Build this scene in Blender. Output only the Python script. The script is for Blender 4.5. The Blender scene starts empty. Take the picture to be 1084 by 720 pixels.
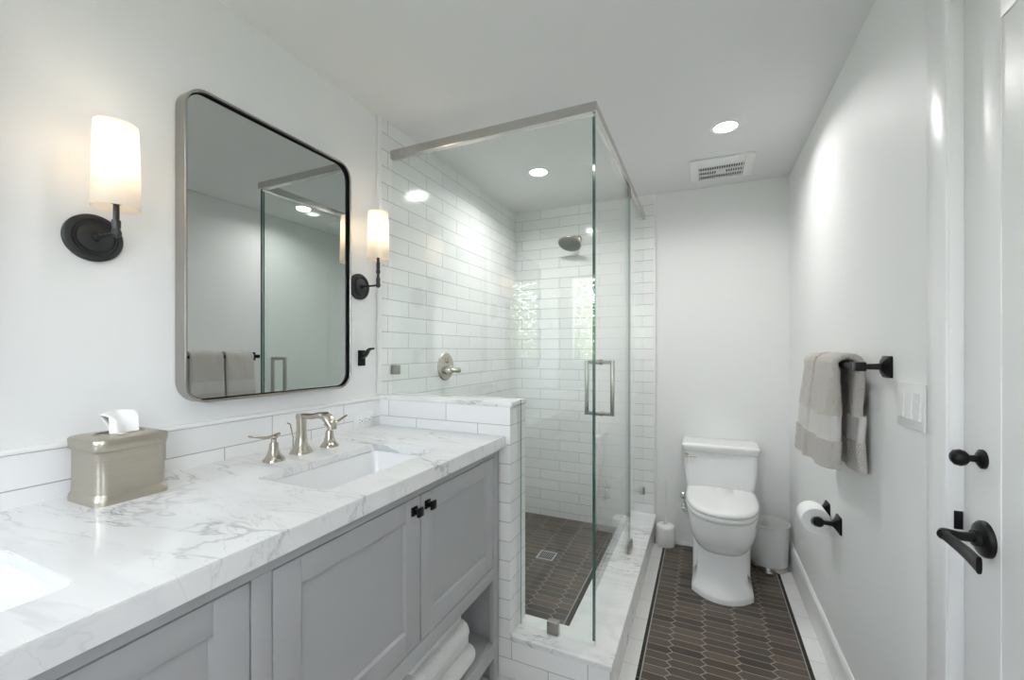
import bpy, bmesh, math, random
from math import sin, cos, pi, radians, sqrt
from mathutils import Vector, Matrix, noise

# ------------------------------------------------------------------ camera, world, lights, exposure
S = bpy.context.scene
ZC = 1.30                                   # eye height
THETA = 0.4235                              # camera turned left of the room's long axis
FPX = 451.0
cam_d = bpy.data.cameras.new('camera')
cam = bpy.data.objects.new('camera', cam_d)
S.collection.objects.link(cam)
cam.location = (0, 0, ZC)
cam.rotation_euler = (pi/2, 0, THETA)
cam_d.sensor_fit = 'HORIZONTAL'
cam_d.sensor_width = 36.0
cam_d.lens = FPX / 1084.0 * 36.0
cam_d.shift_y = (370.6 - 360.0) / 1084.0
cam_d.clip_start = 0.02
S.camera = cam

S.view_settings.view_transform = 'Standard'
S.view_settings.look = 'None'
S.view_settings.gamma = 1
S.view_settings.use_curve_mapping = False
S.view_settings.exposure = 1.03
try:
    S.cycles.max_bounces = 14
    S.cycles.diffuse_bounces = 8
    S.cycles.glossy_bounces = 8
    S.cycles.transmission_bounces = 8
    S.cycles.transparent_max_bounces = 24
    S.cycles.sample_clamp_indirect = 6.0
except Exception:
    pass

W = bpy.data.worlds.new('world'); S.world = W; W.use_nodes = True
wn = W.node_tree.nodes; wl = W.node_tree.links
bg = wn['Background']
sky = wn.new('ShaderNodeTexSky')
sky.sky_type = 'NISHITA'; sky.sun_disc = False
sky.sun_elevation = radians(48); sky.sun_rotation = radians(60)
sky.air_density = 1.0; sky.dust_density = 2.0; sky.ozone_density = 1.0
hs = wn.new('ShaderNodeHueSaturation'); hs.inputs['Saturation'].default_value = 0.45
wl.new(sky.outputs[0], hs.inputs['Color']); wl.new(hs.outputs[0], bg.inputs[0])
bg.inputs[1].default_value = 2.0

CAN_W = 3.7       # watts of each recessed downlight
BULB_W = 0.24      # watts of each sconce bulb

H = 2.376; A = -1.368; B = 0.480; D = 3.10; YF = -1.0

def light(kind, name, loc, power, color=(1, 1, 1), size=0.1, rot=(0, 0, 0), size_y=None, **kw):
    d = bpy.data.lights.new(name, kind); d.energy = power; d.color = color
    if kind == 'AREA':
        d.size = size
        if size_y: d.shape = 'RECTANGLE'; d.size_y = size_y
        else: d.shape = 'DISK'
    elif kind in ('POINT', 'SPOT'):
        d.shadow_soft_size = size
    for k, v in kw.items(): setattr(d, k, v)
    o = bpy.data.objects.new(name, d); S.collection.objects.link(o)
    o.location = loc; o.rotation_euler = rot
    return o

WINDOWS = [(-1.27, -0.66)]
WZ0, WZ1 = 1.17, 2.07
SWY0, SWY1, SWZ0, SWZ1 = -.92, -.50, 1.30, 2.10   # added unseen window in the right wall, brightens the vanity side

# ------------------------------------------------------------------ materials
def newmat(name):
    m = bpy.data.materials.new(name); m.use_nodes = True
    return m, m.node_tree.nodes, m.node_tree.links, m.node_tree.nodes['Principled BSDF']

def lin(r, g, b):
    f = lambda c: (c/255)/12.92 if c/255 <= .04045 else ((c/255+.055)/1.055)**2.4
    return (f(r), f(g), f(b), 1)

def pos_node(n):
    return n.new('ShaderNodeNewGeometry').outputs['Position']

def plain(name, col, rough=.5, metal=0.0, spec=None, bump=None, bscale=200, bdist=.001, var=0.0, coat=0):
    m, n, l, p = newmat(name)
    p.inputs['Base Color'].default_value = col
    p.inputs['Roughness'].default_value = rough
    p.inputs['Metallic'].default_value = metal
    if spec is not None: p.inputs['Specular IOR Level'].default_value = spec
    if coat: p.inputs['Coat Weight'].default_value = coat; p.inputs['Coat Roughness'].default_value = .05
    P = pos_node(n)
    nt = n.new('ShaderNodeTexNoise'); nt.inputs['Scale'].default_value = 9 if var else bscale
    l.new(P, nt.inputs['Vector'])
    if var:
        mx = n.new('ShaderNodeMix'); mx.data_type = 'RGBA'
        mx.inputs['A'].default_value = col
        mx.inputs['B'].default_value = tuple(c*(1-var) for c in col[:3]) + (1,)
        l.new(nt.outputs[0], mx.inputs['Factor']); l.new(mx.outputs['Result'], p.inputs['Base Color'])
    if bump:
        nb = n.new('ShaderNodeTexNoise'); nb.inputs['Scale'].default_value = bscale; nb.inputs['Detail'].default_value = 3
        l.new(P, nb.inputs['Vector'])
        b = n.new('ShaderNodeBump'); b.inputs['Strength'].default_value = bump; b.inputs['Distance'].default_value = bdist
        l.new(nb.outputs[0], b.inputs['Height']); l.new(b.outputs[0], p.inputs['Normal'])
    return m

def brushed(name, col, rough=.28, stretch=(1, 1, 60), amt=.12):
    m, n, l, p = newmat(name)
    p.inputs['Base Color'].default_value = col; p.inputs['Metallic'].default_value = 1
    P = pos_node(n)
    mp = n.new('ShaderNodeMapping'); mp.inputs['Scale'].default_value = stretch
    l.new(P, mp.inputs['Vector'])
    nt = n.new('ShaderNodeTexNoise'); nt.inputs['Scale'].default_value = 14; nt.inputs['Detail'].default_value = 4
    l.new(mp.outputs[0], nt.inputs['Vector'])
    mr = n.new('ShaderNodeMapRange'); mr.inputs['To Min'].default_value = rough-amt; mr.inputs['To Max'].default_value = rough+amt
    l.new(nt.outputs[0], mr.inputs['Value']); l.new(mr.outputs[0], p.inputs['Roughness'])
    mx = n.new('ShaderNodeMix'); mx.data_type = 'RGBA'
    mx.inputs['A'].default_value = tuple(c*.82 for c in col[:3])+(1,); mx.inputs['B'].default_value = tuple(min(1, c*1.12) for c in col[:3])+(1,)
    l.new(nt.outputs[0], mx.inputs['Factor']); l.new(mx.outputs['Result'], p.inputs['Base Color'])
    return m

def tile(name, plane, a0, z0=-0.771, bw=.306, rh=.077, c1=(.83, .83, .83, 1), c2=(.78, .785, .785, 1), mortar=(.42, .41, .38, 1), mort=.0016,
         offset=.5, rough=.12, wave=.35, rot=False):
    m, n, l, p = newmat(name)
    P = pos_node(n)
    sx = n.new('ShaderNodeSeparateXYZ'); l.new(P, sx.inputs[0])
    ax = {'XZ': ('X', 'Z'), 'YZ': ('Y', 'Z'), 'XY': ('X', 'Y'), 'YX': ('Y', 'X')}[plane]
    cb = n.new('ShaderNodeCombineXYZ')
    for i, a, off in ((0, ax[0], a0 - bw*20), (1, ax[1], z0)):
        mt = n.new('ShaderNodeMath'); mt.operation = 'SUBTRACT'; mt.inputs[1].default_value = off
        l.new(sx.outputs[a], mt.inputs[0]); l.new(mt.outputs[0], cb.inputs[i])
    br = n.new('ShaderNodeTexBrick')
    br.offset = offset; br.offset_frequency = 2; br.squash = 1
    br.inputs['Scale'].default_value = 1
    br.inputs['Color1'].default_value = c1; br.inputs['Color2'].default_value = c2; br.inputs['Mortar'].default_value = mortar
    br.inputs['Mortar Size'].default_value = mort; br.inputs['Mortar Smooth'].default_value = .15
    br.inputs['Brick Width'].default_value = bw; br.inputs['Row Height'].default_value = rh
    l.new(cb.outputs[0], br.inputs['Vector'])
    l.new(br.outputs['Color'], p.inputs['Base Color'])
    mr = n.new('ShaderNodeMapRange'); mr.inputs['To Min'].default_value = rough; mr.inputs['To Max'].default_value = .75
    l.new(br.outputs['Fac'], mr.inputs['Value']); l.new(mr.outputs[0], p.inputs['Roughness'])
    nt = n.new('ShaderNodeTexNoise'); nt.inputs['Scale'].default_value = 14; nt.inputs['Detail'].default_value = 1
    l.new(P, nt.inputs['Vector'])
    ma = n.new('ShaderNodeMath'); ma.operation = 'MULTIPLY_ADD'; ma.inputs[1].default_value = -1.0
    l.new(br.outputs['Fac'], ma.inputs[0])
    mb = n.new('ShaderNodeMath'); mb.operation = 'MULTIPLY'; mb.inputs[1].default_value = wave
    l.new(nt.outputs[0], mb.inputs[0]); l.new(mb.outputs[0], ma.inputs[2])
    b = n.new('ShaderNodeBump'); b.inputs['Strength'].default_value = .6; b.inputs['Distance'].default_value = .002
    l.new(ma.outputs[0], b.inputs['Height']); l.new(b.outputs[0], p.inputs['Normal'])
    return m

def marble(name, rough=.12, base=(.78, .78, .778, 1), vein=(.36, .37, .39, 1), s=1.0, rotz=0.9, seed=0.0, amount=1.0):
    m, n, l, p = newmat(name)
    P = pos_node(n)
    mp = n.new('ShaderNodeMapping'); mp.inputs['Rotation'].default_value = (0.3, 0.2, rotz); mp.inputs['Scale'].default_value = (1.0*s, 3.4*s, 2.0*s)
    mp.inputs['Location'].default_value = (seed, seed*.7, 0)
    l.new(P, mp.inputs['Vector'])
    def ridge(scale, dist, width, detail=5):
        nt = n.new('ShaderNodeTexNoise'); nt.inputs['Scale'].default_value = scale; nt.inputs['Detail'].default_value = detail
        nt.inputs['Roughness'].default_value = .58; nt.inputs['Distortion'].default_value = dist
        l.new(mp.outputs[0], nt.inputs['Vector'])
        a = n.new('ShaderNodeMath'); a.operation = 'SUBTRACT'; a.inputs[1].default_value = .5; l.new(nt.outputs[0], a.inputs[0])
        b = n.new('ShaderNodeMath'); b.operation = 'ABSOLUTE'; l.new(a.outputs[0], b.inputs[0])
        c = n.new('ShaderNodeMapRange'); c.inputs['From Min'].default_value = 0; c.inputs['From Max'].default_value = width
        c.inputs['To Min'].default_value = 1; c.inputs['To Max'].default_value = 0; c.interpolation_type = 'SMOOTHSTEP'
        l.new(b.outputs[0], c.inputs['Value']); return c.outputs[0]
    r1 = ridge(1.1, .7, .013); r2 = ridge(2.6, .6, .010); r3 = ridge(1.4, .6, .10, 3)
    mk = n.new('ShaderNodeTexNoise'); mk.inputs['Scale'].default_value = 2.6; mk.inputs['Detail'].default_value = 2
    l.new(P, mk.inputs['Vector'])
    mm = n.new('ShaderNodeMapRange'); mm.inputs['From Min'].default_value = .42; mm.inputs['From Max'].default_value = .62
    l.new(mk.outputs[0], mm.inputs['Value'])
    def mul(a, b):
        x = n.new('ShaderNodeMath'); x.operation = 'MULTIPLY'
        if isinstance(a, float): x.inputs[0].default_value = a
        else: l.new(a, x.inputs[0])
        if isinstance(b, float): x.inputs[1].default_value = b
        else: l.new(b, x.inputs[1])
        return x.outputs[0]
    def add(a, b):
        x = n.new('ShaderNodeMath'); x.operation = 'ADD'; x.use_clamp = True
        l.new(a, x.inputs[0]); l.new(b, x.inputs[1]); return x.outputs[0]
    t = add(add(mul(mul(r1, mm.outputs[0]), .62*amount), mul(mul(r2, mm.outputs[0]), .42*amount)), mul(r3, .09*amount))
    mx = n.new('ShaderNodeMix'); mx.data_type = 'RGBA'
    mx.inputs['A'].default_value = base; mx.inputs['B'].default_value = vein
    l.new(t, mx.inputs['Factor']); l.new(mx.outputs['Result'], p.inputs['Base Color'])
    p.inputs['Roughness'].default_value = rough
    return m

def attr_tiles(name):
    m, n, l, p = newmat(name)
    a = n.new('ShaderNodeAttribute'); a.attribute_name = 'tint'
    P = pos_node(n)
    nt = n.new('ShaderNodeTexNoise'); nt.inputs['Scale'].default_value = 30; nt.inputs['Detail'].default_value = 4
    l.new(P, nt.inputs['Vector'])
    mr = n.new('ShaderNodeMapRange'); mr.inputs['To Min'].default_value = .75; mr.inputs['To Max'].default_value = 1.2
    l.new(nt.outputs[0], mr.inputs['Value'])
    mx = n.new('ShaderNodeMix'); mx.data_type = 'RGBA'; mx.blend_type = 'MULTIPLY'; mx.inputs['Factor'].default_value = 1
    l.new(a.outputs['Color'], mx.inputs['A']); l.new(mr.outputs[0], mx.inputs['B'])
    l.new(mx.outputs['Result'], p.inputs['Base Color'])
    p.inputs['Roughness'].default_value = .33
    return m

def glass(name, tint, f0=.045):
    m, n, l, p = newmat(name); n.remove(p)
    out = n['Material Output']
    tr = n.new('ShaderNodeBsdfTransparent'); tr.inputs[0].default_value = tint
    gl = n.new('ShaderNodeBsdfGlossy'); gl.inputs['Roughness'].default_value = 0.0; gl.inputs[0].default_value = (1, 1, 1, 1)
    lw = n.new('ShaderNodeLayerWeight'); lw.inputs['Blend'].default_value = .5
    pw = n.new('ShaderNodeMath'); pw.operation = 'POWER'; pw.inputs[1].default_value = 5; l.new(lw.outputs['Facing'], pw.inputs[0])
    ma = n.new('ShaderNodeMath'); ma.operation = 'MULTIPLY_ADD'; ma.inputs[1].default_value = 1-f0; ma.inputs[2].default_value = f0
    l.new(pw.outputs[0], ma.inputs[0])
    mx = n.new('ShaderNodeMixShader'); l.new(ma.outputs[0], mx.inputs[0]); l.new(tr.outputs[0], mx.inputs[1]); l.new(gl.outputs[0], mx.inputs[2])
    l.new(mx.outputs[0], out.inputs[0])
    return m

M = {}
M['wall'] = plain('white_wall_paint', (.80, .80, .80, 1), .55, bump=.06, bscale=140)
M['ceiling'] = plain('ceiling_paint', (.74, .74, .738, 1), .8, bump=.05, bscale=120)
M['trimw'] = plain('white_trim_paint', (.82, .82, .82, 1), .28)
M['door'] = plain('white_door_paint', (.78, .78, .775, 1), .35)
M['tile_left'] = tile('white_subway_tile_left', 'YZ', 1.743)
M['tile_back'] = tile('white_subway_tile_back', 'XZ', -1.0)
M['tile_ps'] = tile('white_subway_tile_side', 'YZ', 1.40, bw=.50)
M['tile_splash'] = tile('white_backsplash_tile', 'YZ', 1.0, z0=-0.774, bw=.32)
M['tile_floor'] = tile('white_floor_tile', 'YX', 1.813, z0=-5.0, bw=.165, rh=10, offset=0, rough=.3, wave=.1, c1=(.78, .78, .76, 1), c2=(.73, .73, .71, 1), mortar=(.5, .5, .48, 1), mort=.0014)
M['picket'] = attr_tiles('brown_picket_tile')
M['grout'] = plain('tan_grout', (.38, .345, .30, 1), .9, bump=.2, bscale=400)
M['liner'] = plain('black_liner_tile', (.012, .012, .013, 1), .2)
M['marble'] = marble('white_marble', .10, seed=.3)
M['marble2'] = marble('white_curb_marble', .16, seed=5.3, s=1.7, amount=1.7)
M['cabinet'] = plain('grey_cabinet_paint', (.40, .402, .41, 1), .38)
M['gap'] = plain('painted_gap_shade', (.02, .02, .02, 1), .8)  # near-black colour standing in for shade behind the cabinet doors
M['black'] = plain('black_metal', (.012, .012, .013, 1), .32, .6)
M['bronze'] = plain('dark_bronze', (.065, .065, .068, 1), .36, .75, var=.3)
M['nickel'] = plain('satin_nickel', (.52, .475, .41, 1), .22, 1.0, bump=.02, bscale=900)
M['steel'] = plain('satin_steel', (.58, .56, .54, 1), .24, 1.0, bump=.03, bscale=900)
M['pull'] = plain('brushed_dark_nickel', (.36, .345, .32, 1), .34, 1.0, bump=.03, bscale=900)
M['frame'] = plain('brushed_mirror_frame', (.40, .385, .365, 1), .26, 1.0, bump=.03, bscale=900)
M['chrome'] = plain('polished_chrome', (.75, .75, .76, 1), .08, 1.0, var=.05)
M['tin'] = brushed('brushed_pewter', (.50, .46, .385, 1), .34, stretch=(1, 1, 40))
M['mirror'] = plain('mirror_silver', (.58, .60, .59, 1), 0.0, 1.0)
M['porcelain'] = plain('white_porcelain', (.80, .80, .80, 1), .08, coat=.5)
M['plastic'] = plain('white_plastic', (.80, .80, .80, 1), .3)
M['binw'] = plain('light_grey_enamel', (.66, .66, .65, 1), .28)
M['dark'] = plain('painted_hole_shade', (.02, .02, .02, 1), .7)  # near-black colour imitates the shade inside slots and openings
M['towel'] = plain('taupe_terry', (.60, .565, .54, 1), .95, spec=.1, bump=1.0, bscale=230, bdist=.006, var=.12)
M['towelband'] = plain('taupe_dobby_band', (.61, .59, .575, 1), .85, spec=.1, bump=.4, bscale=300, bdist=.001)
M['wtowel'] = plain('white_terry', (.80, .80, .79, 1), .95, spec=.1, bump=1.0, bscale=200, bdist=.007)
M['paper'] = plain('white_tissue', (.88, .88, .88, 1), .9, spec=.1, bump=.3, bscale=90, bdist=.002)
M['glass'] = glass('clear_shower_glass', (.965, .985, .975, 1))
M['gedge'] = plain('teal_glass_edge', (.014, .13, .115, 1), .12, var=.3)
M['gedge2'] = plain('pale_glass_edge', (.22, .34, .32, 1), .15, var=.3)
M['wglass'] = glass('window_glass', (.98, .985, .985, 1))
M['leaf'] = plain('green_leaf', (.30, .42, .16, 1), .5, var=.5)
M['bark'] = plain('brown_bark', (.12, .09, .06, 1), .9, bump=.5, bscale=30)
M['lawn'] = plain('green_lawn', (.12, .2, .05, 1), .9, bump=.5, bscale=40, var=.4)
m, n, l, p = newmat('linen_shade'); n.remove(p)
tl = n.new('ShaderNodeBsdfTranslucent'); tl.inputs[0].default_value = (.90, .84, .76, 1)
df = n.new('ShaderNodeBsdfDiffuse'); df.inputs[0].default_value = (.86, .84, .80, 1)
nt = n.new('ShaderNodeTexNoise'); nt.inputs['Scale'].default_value = 300
bm_ = n.new('ShaderNodeBump'); bm_.inputs['Strength'].default_value = .15; l.new(nt.outputs[0], bm_.inputs['Height']); l.new(bm_.outputs[0], df.inputs['Normal'])
mx = n.new('ShaderNodeMixShader'); mx.inputs[0].default_value = .5
l.new(tl.outputs[0], mx.inputs[1]); l.new(df.outputs[0], mx.inputs[2]); l.new(mx.outputs[0], n['Material Output'].inputs[0]); M['shade'] = m
m, n, l, p = newmat('downlight_lens')
p.inputs['Base Color'].default_value = (1, 1, 1, 1); p.inputs['Emission Color'].default_value = (1, .97, .92, 1); p.inputs['Emission Strength'].default_value = 6
M['lens'] = m
m, n, l, p = newmat('lit_bulb')
p.inputs['Base Color'].default_value = (1, 1, 1, 1); p.inputs['Emission Color'].default_value = (1, .88, .72, 1); p.inputs['Emission Strength'].default_value = 4
M['bulb'] = m

# ------------------------------------------------------------------ mesh helpers
def box(bm, x0, x1, y0, y1, z0, z1, bevel=0.0, seg=2, mi=0):
    g = bmesh.ops.create_cube(bm, size=1)
    vs = g['verts']
    for v in vs:
        v.co = Vector(((x0+x1)/2 + v.co.x*(x1-x0), (y0+y1)/2 + v.co.y*(y1-y0), (z0+z1)/2 + v.co.z*(z1-z0)))
    fs = set(f for v in vs for f in v.link_faces)
    for f in fs: f.material_index = mi
    if bevel > 0:
        es = list(set(e for v in vs for e in v.link_edges))
        r = bmesh.ops.bevel(bm, geom=es, offset=bevel, segments=seg, profile=.5, affect='EDGES')
        for f in r['faces']: f.material_index = mi

def loft(bm, rings, close=True, cap0=True, cap1=True, mi=0):
    R = [[bm.verts.new(p) for p in r] for r in rings]
    for a, b in zip(R, R[1:]):
        k = len(a); rng = range(k) if close else range(k-1)
        for i in rng:
            j = (i+1) % k
            f = bm.faces.new((a[i], a[j], b[j], b[i])); f.material_index = mi
    if cap0 and close: f = bm.faces.new(list(reversed(R[0]))); f.material_index = mi
    if cap1 and close: f = bm.faces.new(R[-1]); f.material_index = mi
    return R

def frame_of(d):
    d = Vector(d).normalized()
    up = Vector((0, 0, 1)) if abs(d.z) < .9 else Vector((0, 1, 0))
    u = d.cross(up).normalized(); v = d.cross(u).normalized()
    return u, v

def tube(bm, pts, rad, seg=16, mi=0, flat=(1, 1), cap=True):
    pts = [Vector(p) for p in pts]
    if not hasattr(rad, '__len__'): rad = [rad]*len(pts)
    rings = []; u = None
    for i, p in enumerate(pts):
        d = (pts[min(i+1, len(pts)-1)] - pts[max(i-1, 0)]).normalized()
        if u is None: u, v = frame_of(d)
        else:
            u = (u - d*u.dot(d)).normalized(); v = d.cross(u).normalized()
        rings.append([p + u*cos(2*pi*k/seg)*rad[i]*flat[0] + v*sin(2*pi*k/seg)*rad[i]*flat[1] for k in range(seg)])
    loft(bm, rings, cap0=cap, cap1=cap, mi=mi)

def lathe(bm, prof, c=(0, 0, 0), axis='Z', seg=40, mi=0, sx=1, sy=1, cap=True):
    c = Vector(c); rings = []
    for r, h in prof:
        ring = []
        for k in range(seg):
            a = 2*pi*k/seg; x = cos(a)*max(r, 1e-5)*sx; y = sin(a)*max(r, 1e-5)*sy
            ring.append(c + {'Z': Vector((x, y, h)), 'X': Vector((h, x, y)), '-X': Vector((-h, y, x)), 'Y': Vector((x, h, y)), '-Y': Vector((y, -h, x))}[axis])
        rings.append(ring)
    loft(bm, rings, cap0=cap, cap1=cap, mi=mi)

def rrect(w, h, r, n=6):
    pts = []
    for (sx, sy, a0) in ((1, 1, 0), (-1, 1, pi/2), (-1, -1, pi), (1, -1, 3*pi/2)):
        cx, cy = sx*(w/2-r), sy*(h/2-r)
        for k in range(n+1):
            a = a0 + pi/2*k/n
            pts.append((cx + r*cos(a), cy + r*sin(a)))
    return pts

def finish(bm, ang=35):
    bmesh.ops.recalc_face_normals(bm, faces=bm.faces[:])
    for f in bm.faces: f.smooth = True
    for e in bm.edges:
        if len(e.link_faces) == 2:
            e.smooth = e.calc_face_angle(0) < radians(ang)
        else: e.smooth = True

def mk(name, bm, mats, parent=None, ang=35, recalc=True):
    if recalc: finish(bm, ang)
    xs = [v.co for v in bm.verts]
    lo = Vector([min(v[i] for v in xs) for i in range(3)]); hi = Vector([max(v[i] for v in xs) for i in range(3)])
    c = Vector(((lo.x+hi.x)/2, (lo.y+hi.y)/2, lo.z))
    for v in bm.verts: v.co -= c
    me = bpy.data.meshes.new(name); bm.to_mesh(me); bm.free()
    if not isinstance(mats, (list, tuple)): mats = [mats]
    for m_ in mats: me.materials.append(m_)
    o = bpy.data.objects.new(name, me); S.collection.objects.link(o)
    if parent:
        o.parent = parent
        pm = worldm(parent)
        o.matrix_parent_inverse = pm.inverted()
    o.location = c
    return o

def worldm(o):
    m_ = Matrix.Translation(o.location)
    if o.parent: m_ = worldm(o.parent) @ o.matrix_parent_inverse @ m_
    return m_

def tag(o, label, cat, group=None, kind=None):
    o['label'] = label; o['category'] = cat
    if group: o['group'] = group
    if kind: o['kind'] = kind
    return o

def thing(name, loc, label, cat, group=None):
    o = bpy.data.objects.new(name, None); S.collection.objects.link(o); o.location = loc
    o.empty_display_size = .05
    return tag(o, label, cat, group)

def struct(o, label=None):
    o['kind'] = 'structure'
    if label: o['label'] = label
    return o

def BM(): return bmesh.new()

# ------------------------------------------------------------------ room shell
T = .12
bm = BM(); box(bm, A-T, A, YF-T, D+T, -.1, H+.1); struct(mk('wall_left', bm, M['wall']), 'white painted left wall behind the vanity and mirror')
bm = BM(); box(bm, A, B+T, D, D+T, -.1, H+.1); struct(mk('wall_back', bm, M['wall']), 'white painted end wall behind the toilet')
bm = BM()
DY0, DY1, DZ = .36, 1.19, 2.03
box(bm, B, B+T, YF-T, SWY0, -.1, H+.1); box(bm, B, B+T, SWY1, DY0, -.1, H+.1); box(bm, B, B+T, SWY0, SWY1, -.1, SWZ0); box(bm, B, B+T, SWY0, SWY1, SWZ1, H+.1); box(bm, B, B+T, DY1, D, -.1, H+.1); box(bm, B, B+T, DY0, DY1, DZ, H+.1)
struct(mk('wall_right', bm, M['wall']), 'white painted right wall with the towel bar')
bm = BM()
xs = [A] + [v for w in WINDOWS for v in w] + [B]
for i in range(0, len(xs), 2): box(bm, xs[i], xs[i+1], YF-T, YF, -.1, H+.1)
for (x0, x1) in WINDOWS: box(bm, x0, x1, YF-T, YF, -.1, WZ0); box(bm, x0, x1, YF-T, YF, WZ1, H+.1)
struct(mk('wall_front', bm, M['wall']), 'white painted wall with the windows')
bm = BM(); box(bm, A, B, YF, D, H, H+.1); struct(mk('ceiling', bm, M['ceiling']), 'flat white painted ceiling')

# windows in the wall behind the viewer
for i, (x0, x1) in enumerate(WINDOWS):
    w = bpy.data.objects.new('window_%d' % (i+1), None); S.collection.objects.link(w); w.location = ((x0+x1)/2, YF, WZ0); struct(w, 'white framed window in the front wall')
    bm = BM(); t = .035
    for y0, y1, tt in ((YF-.09, YF-.03, t),):
        box(bm, x0, x0+tt, y0, y1, WZ0, WZ1, .003); box(bm, x1-tt, x1, y0, y1, WZ0, WZ1, .003)
        box(bm, x0+tt, x1-tt, y0, y1, WZ0, WZ0+tt, .003); box(bm, x0+tt, x1-tt, y0, y1, WZ1-tt, WZ1, .003)
    mk('window_frame', bm, M['trimw'], w)
    bm = BM(); box(bm, x0+t, x1-t, YF-.062, YF-.056, WZ0+t, WZ1-t); mk('pane', bm, M['wglass'], w)
    bm = BM(); box(bm, x0-.0, x1+.0, YF-.03, YF+.02, WZ0-.02, WZ0, .004); mk('window_sill', bm, M['trimw'], w)

w = bpy.data.objects.new('window_2', None); S.collection.objects.link(w); w.location = (B, (SWY0+SWY1)/2, SWZ0); struct(w, 'unseen white framed window added to the right wall for light')  # invented window out of view, gives the room side light
bm = BM(); t = .035; a0, a1 = B+.03, B+.09
box(bm, a0, a1, SWY0, SWY0+t, SWZ0, SWZ1, .003); box(bm, a0, a1, SWY1-t, SWY1, SWZ0, SWZ1, .003)
box(bm, a0, a1, SWY0+t, SWY1-t, SWZ0, SWZ0+t, .003); box(bm, a0, a1, SWY0+t, SWY1-t, SWZ1-t, SWZ1, .003)
mk('window_frame', bm, M['trimw'], w)
bm = BM(); box(bm, B+.056, B+.062, SWY0+t, SWY1-t, SWZ0+t, SWZ1-t); mk('pane', bm, M['wglass'], w)

# floor: white tile borders, black liners and a field of picket tiles
def clip(poly, axis, val, keep_gt):
    out = []
    for i in range(len(poly)):
        a, b = poly[i], poly[(i+1) % len(poly)]
        ia = (a[axis] >= val) if keep_gt else (a[axis] <= val)
        ib = (b[axis] >= val) if keep_gt else (b[axis] <= val)
        if ia: out.append(a)
        if ia != ib:
            t = (val-a[axis])/(b[axis]-a[axis])
            out.append(tuple(a[k]+(b[k]-a[k])*t for k in (0, 1)))
    return out

def pickets(bm, x0, x1, y0, y1, ztop, px, py, P=.132, h=.046, tip=.024, g=.0034, mi=2, seed=1, hole=None):
    rnd = random.Random(seed)
    lay = bm.loops.layers.float_color.get('tint') or bm.loops.layers.float_color.new('tint')
    def slab(poly, z0, z1, m_, col):
        a = [bm.verts.new((q[0], q[1], z1)) for q in poly]; b = [bm.verts.new((q[0], q[1], z0)) for q in poly]
        fs = [bm.faces.new(a)]
        for i in range(len(poly)): fs.append(bm.faces.new((a[i], b[i], b[(i+1) % len(poly)], a[(i+1) % len(poly)])))
        for f in fs:
            f.material_index = m_
            for lp in f.loops: lp[lay] = col
    c0 = int((x0-px)/P)-2; c1 = int((x1-px)/P)+2
    for c in range(c0, c1+1):
        cx = px + (c+.5)*P
        yo = (c % 2)*h/2
        r0 = int((y0-py)/h)-2; r1 = int((y1-py)/h)+2
        for r in range(r0, r1+1):
            cy = py + r*h + yo
            hw = P/2 + tip/2 - g*1.1; fl = P/2 - tip/2 - g*.2; hh = h/2 - g/2
            poly = [(cx+fl, cy+hh), (cx+hw, cy), (cx+fl, cy-hh), (cx-fl, cy-hh), (cx-hw, cy), (cx-fl, cy+hh)]
            for ax, v, k in ((0, x0+g, True), (0, x1-g, False), (1, y0+g, True), (1, y1-g, False)):
                if poly: poly = clip(poly, ax, v, k)
            if len(poly) < 3: continue
            if hole:
                hx0, hx1, hy0, hy1 = hole
                if all(hx0 < q[0] < hx1 and hy0 < q[1] < hy1 for q in poly): continue
            v = rnd.random(); w = rnd.random()
            k = .55 + .85*v
            col = (.078*k*(1+.10*w), .062*k, .050*k*(1-.1*w), 1)
            slab(poly, ztop-.006, ztop, mi, col)

bm = BM(); bm.loops.layers.float_color.new('tint')
FX0, FX1 = -.232, .385
box(bm, A-.0, B+T, YF, D, -.1, -.002, mi=0)                      # bed of white border tiles
box(bm, FX0, FX1, YF+.3, D-.045, -.004, .0000, mi=3)             # grout bed
pickets(bm, FX0, FX1, YF+.3, D-.045, .0005, -.134, 0.0, seed=3)
for x0, x1 in ((FX0-.016, FX0-.001), (FX1+.001, FX1+.016)):
    y = D-.045
    while y > YF+.3:
        box(bm, x0, x1, max(y-.324, YF+.3), y-.002, -.004, .001, .0006, 1, mi=1); y -= .326
struct(mk('floor', bm, [M['tile_floor'], M['liner'], M['picket'], M['grout']]), 'brown picket tile floor with black liners and white tile border')

# shower floor
PX1 = -.70      # end of the pony wall
CX0, CX1 = -.502, -.300   # curb, across
PY0, PY1 = 1.535, 1.690   # pony wall and front curb, in depth
CZ = .168
DRX, DRY = -.885, 2.485
bm = BM(); bm.loops.layers.float_color.new('tint')
SF = .030
box(bm, A, CX0, PY1, D, -.001, SF-.0006, mi=3)
pickets(bm, A, -.592, PY1, D, SF, -.663, .01, P=.136, seed=9, hole=(DRX-.052, DRX+.052, DRY-.052, DRY+.052))
y = D-.002
while y > PY1+.02:
    box(bm, -.590, -.566, max(y-.324, PY1), y-.002, SF-.003, SF+.001, .0006, 1, mi=1); y -= .326
box(bm, -.565, CX0, PY1, D, SF-.003, SF, mi=0)
struct(mk('floor_shower', bm, [M['tile_floor'], M['liner'], M['picket'], M['grout']]), 'brown picket tile shower pan')

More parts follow.
